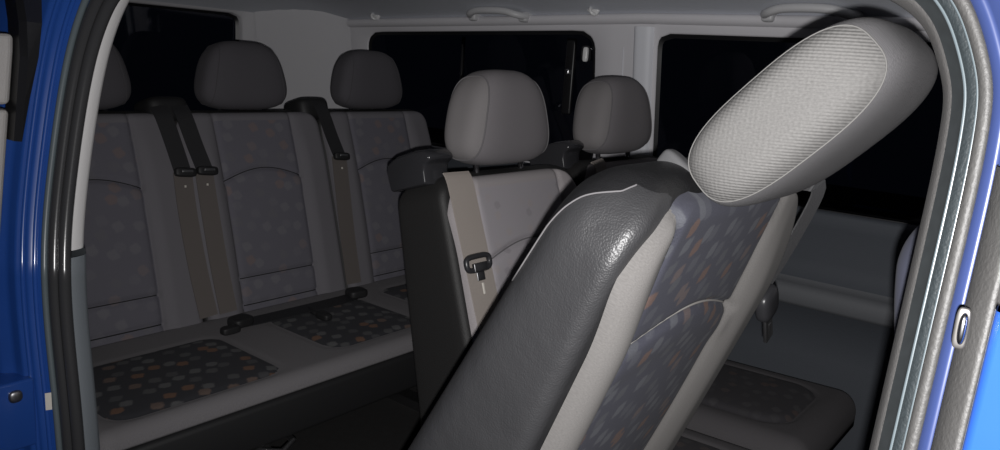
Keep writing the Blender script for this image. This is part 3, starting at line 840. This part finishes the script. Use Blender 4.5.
# grab handles and coat hooks on the roof edge
def grab_handle(x0, x1, label):
    o = thing('grab_handle', label, 'grab handle', ((x0+x1)/2, 2.05, 1.308), 'grab handles along the far roof edge')
    h = (x1-x0)/2; zo = shear((x0+x1)/2, 1.3)-1.3
    g = Geo()
    pts = [(-h, 0.035, -0.005+zo), (-h*0.97, 0.005, -0.010+zo), (-h*0.80, -0.020, -0.006+zo), (-h*0.5, -0.030, 0.002+zo), (0, -0.034, 0.004+zo), (h*0.5, -0.030, 0.002+zo), (h*0.80, -0.020, -0.006+zo), (h*0.97, 0.005, -0.010+zo), (h, 0.035, -0.005+zo)]
    g.tube(smooth_path(pts, 5), 0.0115, 12); g.build('grip', M['handle'], o)
    for s in (-1, 1):
        rounded_block('mount', 0.034, 0.042, 0.034, Matrix.Translation(Vector((s*(h-0.010), 0.022, -0.012+zo))), M['handle'], o)
grab_handle(-1.80, -1.565, 'grey grab handle above the left rear side window')
grab_handle(-0.785, -0.555, 'grey grab handle above the headrest of the tipped seat')
for (x, z, lab) in ((-2.30, 1.275, 'small pale coat hook above the right headrest of the rear bench'), (-1.335, 1.306, 'small pale coat hook above the window pillar')):
    o = thing('coat_hook', lab, 'coat hook', (x+0.02, 2.065, z), 'coat hooks on the roof edge')
    rounded_block('hook_base', 0.045, 0.014, 0.026, Matrix.Translation(Vector((0, 0, 0))) @ Matrix.Rotation(0.5, 4, 'Y'), M['hook'], o)
    g = Geo(); g.tube(smooth_path([(0, 0.0, 0.005), (0.004, -0.022, 0.0), (0.012, -0.028, -0.012), (0.02, -0.018, -0.018)], 4), 0.005, 8); g.build('hook_arm', M['hook'], o)

# ------------------------------------------------------------------ the door opening (near side)
def lean_scale(x, y, z):
    s = 1+0.30*max(0.0, z-0.80)
    return x*s, y*s, CAMZ+(z-CAMZ)*s
LEFT = [(-1.085, 0.10), (-1.088, 0.30), (-1.094, 0.45), (-1.100, 0.538), (-1.105, 0.614), (-1.118, 0.702), (-1.122, 0.79), (-1.109, 0.872), (-1.075, 0.967), (-1.048, 1.035), (-1.016, 1.099), (-0.987, 1.136), (-0.953, 1.172), (-0.90, 1.198), (-0.82, 1.208), (-0.58, 1.212)]
RIGHT = [(-0.084, 0.10), (-0.0815, 0.50), (-0.0785, 0.80), (-0.0735, 0.93), (-0.071, 1.002), (-0.0685, 1.063), (-0.0675, 1.097), (-0.068, 1.119), (-0.069, 1.132), (-0.074, 1.146), (-0.080, 1.160), (-0.089, 1.175), (-0.115, 1.194), (-0.17, 1.206), (-0.28, 1.212), (-0.58, 1.212)]
def make_path(P):
    out = []
    for p in smooth_path([(a, 0, b) for a, b in P], 8): out.append((p.x, p.z))
    for _ in range(45): out = [out[0]]+[((out[i-1][0]+2*out[i][0]+out[i+1][0])/4, (out[i-1][1]+2*out[i][1]+out[i+1][1])/4) for i in range(1, len(out)-1)]+[out[-1]]
    return out
def sweep(P, sec, sgn, ybase=0.45, zlim=None):
    """carry a cross section (n outward from the opening, dy) along the aperture"""
    g = Geo(); vs = []; m = 0
    for i, (x, z) in enumerate(P):
        if zlim and not (zlim[0] <= z <= zlim[1]): continue
        a = P[max(i-1, 0)]; b = P[min(i+1, len(P)-1)]
        tx, tz = b[0]-a[0], b[1]-a[1]; l = math.hypot(tx, tz); tx /= l; tz /= l
        nx, nz = (-tz, tx) if sgn < 0 else (tz, -tx)
        for n_, dy in sec:
            X, Y, Z = lean_scale(x, ybase, z)
            q = Vector((X+nx*n_, Y+dy, Z+nz*n_))
            if abs(n_) > 0.08: q.z = min(q.z, 1.315); q.x = max(-2.70, min(1.0, q.x))
            vs.append(q)
        m += 1
    g.add(vs, grid_faces(len(sec), m)); return g
def tube_sec(n0, d0, r, k=10): return [(n0+r*math.cos(2*PI*i/k), d0+r*math.sin(2*PI*i/k)) for i in range(k+1)]
PL, PR = make_path(LEFT), make_path(RIGHT)
# rear edge: painted jamb with pressed steps, running on into the side of the body
gj = sweep(PL, [(0.012, 0.012), (0.024, -0.012), (0.026, -0.022), (0.034, -0.024), (0.036, -0.027), (0.0365, -0.034), (0.041, -0.0365), (0.0455, -0.038), (0.0465, -0.045), (0.051, -0.0475), (0.062, -0.049), (0.07, -0.053), (0.074, -0.062), (0.085, -0.0685), (0.30, -0.07), (1.0, -0.065)], -1)
for n0, d0 in ((0.0352, -0.0265), (0.0455, -0.0385)):
    gr = sweep(PL, tube_sec(n0, d0, 0.0032), -1); gj.add(gr.v, gr.f)
jamb = structure(gj.build('wall_right', M['blue']))
structure(sweep(PL, [(0.006, 0.004), (0.0045, 0.008), (0.0055, 0.016), (0.008, 0.024), (0.012, 0.029), (0.03, 0.036), (0.40, 0.06), (1.5, 0.085)], -1, zlim=(0.825, 2)).build('trim_5', M['jamb_lt']))
structure(sweep(PL, [(0.006, 0.004), (0.0045, 0.008), (0.006, 0.018), (0.009, 0.028), (0.014, 0.034), (0.03, 0.040), (0.40, 0.06), (1.5, 0.085)], -1, zlim=(0, 0.83)).build('trim_6', M['jamb_dk']))
s1 = thing('door_seal', 'black twin rubber seal along the rear edge of the door opening beside the blue jamb', 'door seal', (-1.1, 0.45, 0.1))
def seal_part(nm, P, sec, sgn, mat, parent):
    g = sweep(P, sec, sgn); off = Vector(parent.location)
    g.v = [v-off for v in g.v]; return g.build(nm, mat, parent)
seal_part('inner_bulb', PL, tube_sec(0.004, 0.0, 0.0085), -1, M['rubber'], s1)
seal_part('outer_bulb', PL, tube_sec(0.0155, -0.0085, 0.0085), -1, M['rubber'], s1)
seal_part('lip', PL, tube_sec(0.0245, -0.018, 0.0045), -1, M['seal_bead_rear'], s1)
# front edge: pillar trim, groove, seal lips, painted flange, outer seal, front door skin
DN = lambda x, y: (x+0.0735, y-0.45)
structure(sweep(PR, [(0.10, 0.16), (0.01, 0.070), (-0.0105, 0.052), (-0.0125, 0.045), (-0.0115, 0.036), (-0.0075, 0.024), (-0.005, 0.019), (0.0, 0.016)], 1).build('trim_7', M['pillar_in']))
s2 = thing('door_seal', 'dusty grey rubber seal along the front pillar of the door opening at right', 'door seal', (-0.07, 0.45, 0.1))
seal_part('groove', PR, [(-0.004, 0.017), (0.0009, 0.012), (0.0040, 0.008), (0.0053, 0.004)], 1, M['rubber_groove'], s2)
seal_part('bead', PR, tube_sec(0.0046, 0.0045, 0.0011, 8), 1, M['seal_bead'], s2)  # thin pale line drawn as an edge highlight
seal_part('lip', PR, [(0.0048, 0.004), (0.0066, 0.0015), (0.0092, 0.0005), (0.0107, 0.0)], 1, M['rubber_teal'], s2)
seal_part('bead', PR, tube_sec(0.0110, 0.0, 0.0009, 8), 1, M['seal_bead'], s2)  # second drawn highlight, outside the lip
seal_part('bulb', PR, [(0.0107, 0.002), (0.0114, -0.002), (0.0130, -0.0048), (0.0150, -0.0062), (0.0169, -0.0062), (0.0183, -0.0048), (0.0189, -0.003)], 1, M['rubber_dust'], s2)
structure(sweep(PR, [(0.0180, 0.0), (0.0187, -0.0085), (0.0195, -0.011), (0.0231, -0.0135), (0.0251, -0.0145), (0.0264, -0.012), (0.0308, -0.008)], 1).build('trim_8', M['blue_mid']))
upP = [p for p in PR if p[1] > 1.165]
structure(sweep(upP, [(0.0275, -0.008), (0.034, -0.012), (0.05, -0.016), (0.079, -0.012)], 1).build('trim_11', M['blue']))
s3 = thing('door_seal', 'thick grey outer seal at the far right edge beside the blue front door', 'door seal', (-0.04, 0.42, 0.1))
lowP = [p for p in PR if p[1] < 1.10]
seal_part('bulb', lowP, [(0.0264, -0.010), (0.0260, -0.018), (0.0268, -0.026), (0.0295, -0.034), (0.0334, -0.041), (0.0378, -0.046), (0.0405, -0.048), (0.0414, -0.046)], 1, M['rubber_dust'], s3)
fd = thing('front_door', 'bright blue front door edge at the right border of the picture', 'car door', (-0.02, 0.40, 0.1))
def part_sweep(nm, P, sec, sgn, mat, parent): return seal_part(nm, P, sec, sgn, mat, parent)
lowP2 = [p for p in PR if p[1] < 1.04]
part_sweep('door_skin', lowP2, [(0.0422, -0.042), (0.0418, -0.052), (0.0431, -0.057), (0.0466, -0.060), (0.30, -0.075), (0.9, -0.08)], 1, M['blue'], fd)
st = thing('door_striker', 'shiny oval metal door striker between the grey seals at right', 'striker', (-0.0445, 0.429, 1.019))
rounded_block('loop', 0.004, 0.007, 0.016, Matrix.Translation(Vector((0.001, -0.006, 0))), M['chrome'], st, p=2.4)
rounded_block('striker_plate', 0.0065, 0.004, 0.021, Matrix.Translation(Vector((0.0, -0.001, -0.001))), M['steel_dk'], st, p=4)

# plate with a bolt, and a small sticker on the jamb
pl = thing('latch_plate', 'raised blue plate with one bolt on the lower rear door jamb', 'plate', (-1.165, 0.385, 0.60))
g = Geo(); g.box((-0.03, -0.045, -0.055), (0.022, 0.026, 0.048)); g.build('plate', M['blue'], pl, bevel=0.004)
rounded_block('bolt', 0.010, 0.018, 0.018, Matrix.Translation(Vector((0.024, 0.0, 0.028))), M['steel'], pl, p=2.6)

stk = mesh('sticker', [Vector((0, y, z)) for y, z in ((-0.004, -0.013), (0.004, -0.013), (0.004, 0.013), (-0.004, 0.013))]+[Vector((0.001, y, z)) for y, z in ((-0.004, -0.013), (0.004, -0.013), (0.004, 0.013), (-0.004, 0.013))],
           [(3, 2, 1, 0), (4, 5, 6, 7), (0, 1, 5, 4), (1, 2, 6, 5), (2, 3, 7, 6), (3, 0, 4, 7)], M['white'], smooth=False)
stk.location = (-1.1315, 0.4235, 0.612); stk.rotation_euler = (0, 0, math.radians(-22))
tag(stk, 'small white sticker on the blue jamb beside the rubber seal', 'sticker')

# sliding door slid back outside the body
sd = thing('sliding_door', 'slid back blue sliding door with pale grey inner trim at the left border', 'car door', (-1.3, 0.30, 0.1))
off = Vector(sd.location)
def door_sec(secs, zs, nm, mat, bev=None):
    g = Geo(); vs = []
    for z in zs:
        for x, y in secs:
            s = 0.30*max(0.0, z-0.80)
            vs.append(Vector((x-0.55*max(0, z-1.12), y+s*0.40, z))-off)
    n = len(secs); fs = []
    for j in range(len(zs)-1):
        for k in range(n): fs.append((j*n+k, j*n+(k+1) % n, (j+1)*n+(k+1) % n, (j+1)*n+k))
    fs.append(tuple(reversed(range(n)))); fs.append(tuple((len(zs)-1)*n+k for k in range(n)))
    g.add(vs, fs); return g.build(nm, mat, sd, smooth=False, bevel=bev)
zz = [0.12, 0.4, 0.7, 0.80, 0.9, 1.0, 1.08, 1.12, 1.16, 1.20, 1.235]
door_sec([(-1.03, 0.240), (-1.03, 0.300), (-1.04, 0.308), (-1.96, 0.308), (-1.96, 0.225), (-1.035, 0.225)], zz, 'door_panel', M['blue'], 0.006)
door_sec([(-1.035, 0.309), (-1.041, 0.336), (-1.06, 0.342), (-1.945, 0.342), (-1.945, 0.309)], [1.042, 1.06, 1.08, 1.105, 1.125], 'inner_trim', M['door_trim'], 0.006)
door_sec([(-1.035, 0.309), (-1.041, 0.336), (-1.06, 0.342), (-1.945, 0.342), (-1.945, 0.309)], [0.86, 0.90, 0.95, 1.0, 1.036], 'inner_trim', M['door_trim'], 0.006)

g = Geo(); vs = []
zs_ = [1.00, 1.05, 1.10, 1.14, 1.18, 1.21, 1.24]
for z in zs_:
    e = 0.343+0.13*(z-0.99)
    for x, y in ((-1.028, 0.339), (-1.020, 0.345), (-1.022, e), (-1.06, e), (-1.06, 0.339)):
        vs.append(Vector((x-0.55*max(0, z-1.12), y+0.12*max(0.0, z-0.80), z))-off)
fs = [(j*5+k, j*5+(k+1) % 5, (j+1)*5+(k+1) % 5, (j+1)*5+k) for j in range(len(zs_)-1) for k in range(5)]
g.add(vs, fs+[(4, 3, 2, 1, 0), tuple((len(zs_)-1)*5+k for k in range(5))]); g.build('edge_seal', M['rubber_frit'], sd, smooth=False)  # black door seal strip, spread upward to stand for the dark gap

# ------------------------------------------------------------------ camera, flash, night
f = 776.14
R = ((0.77725163, 0.17876788, -0.60325944), (0.62572834, -0.11918635, 0.77088174), (0.0659086, -0.97664562, -0.20449791))
cam = bpy.data.cameras.new('camera'); cam.sensor_fit = 'HORIZONTAL'; cam.sensor_width = 36; cam.lens = 36*f/1000
cam.clip_start = 0.01
co = bpy.data.objects.new('camera', cam); COL.objects.link(co)
co.matrix_world = Matrix(((R[0][0], -R[0][1], -R[0][2], 0), (R[1][0], -R[1][1], -R[1][2], 0), (R[2][0], -R[2][1], -R[2][2], CAMZ), (0, 0, 0, 1)))
SC.camera = co
fl = bpy.data.lights.new('camera_flash', 'SPOT'); fl.energy = 70; fl.shadow_soft_size = 0.004
fl.spot_size = math.radians(120); fl.spot_blend = 1.0; fl.color = (1.0, 0.985, 0.98)
fo = bpy.data.objects.new('camera_flash', fl); COL.objects.link(fo)
fo.matrix_world = co.matrix_world @ Matrix.Translation(Vector((0.004, -0.017, 0.0))) @ Matrix.Rotation(math.radians(-10), 4, 'Y')
w = bpy.data.worlds.new('night'); SC.world = w; w.use_nodes = True
bg = w.node_tree.nodes['Background']; bg.inputs[0].default_value = (0.35, 0.45, 0.8, 1); bg.inputs[1].default_value = 0.006
SC.view_settings.view_transform = 'Standard'; SC.view_settings.look = 'None'
SC.view_settings.exposure = 0; SC.view_settings.gamma = 1; SC.view_settings.use_curve_mapping = False
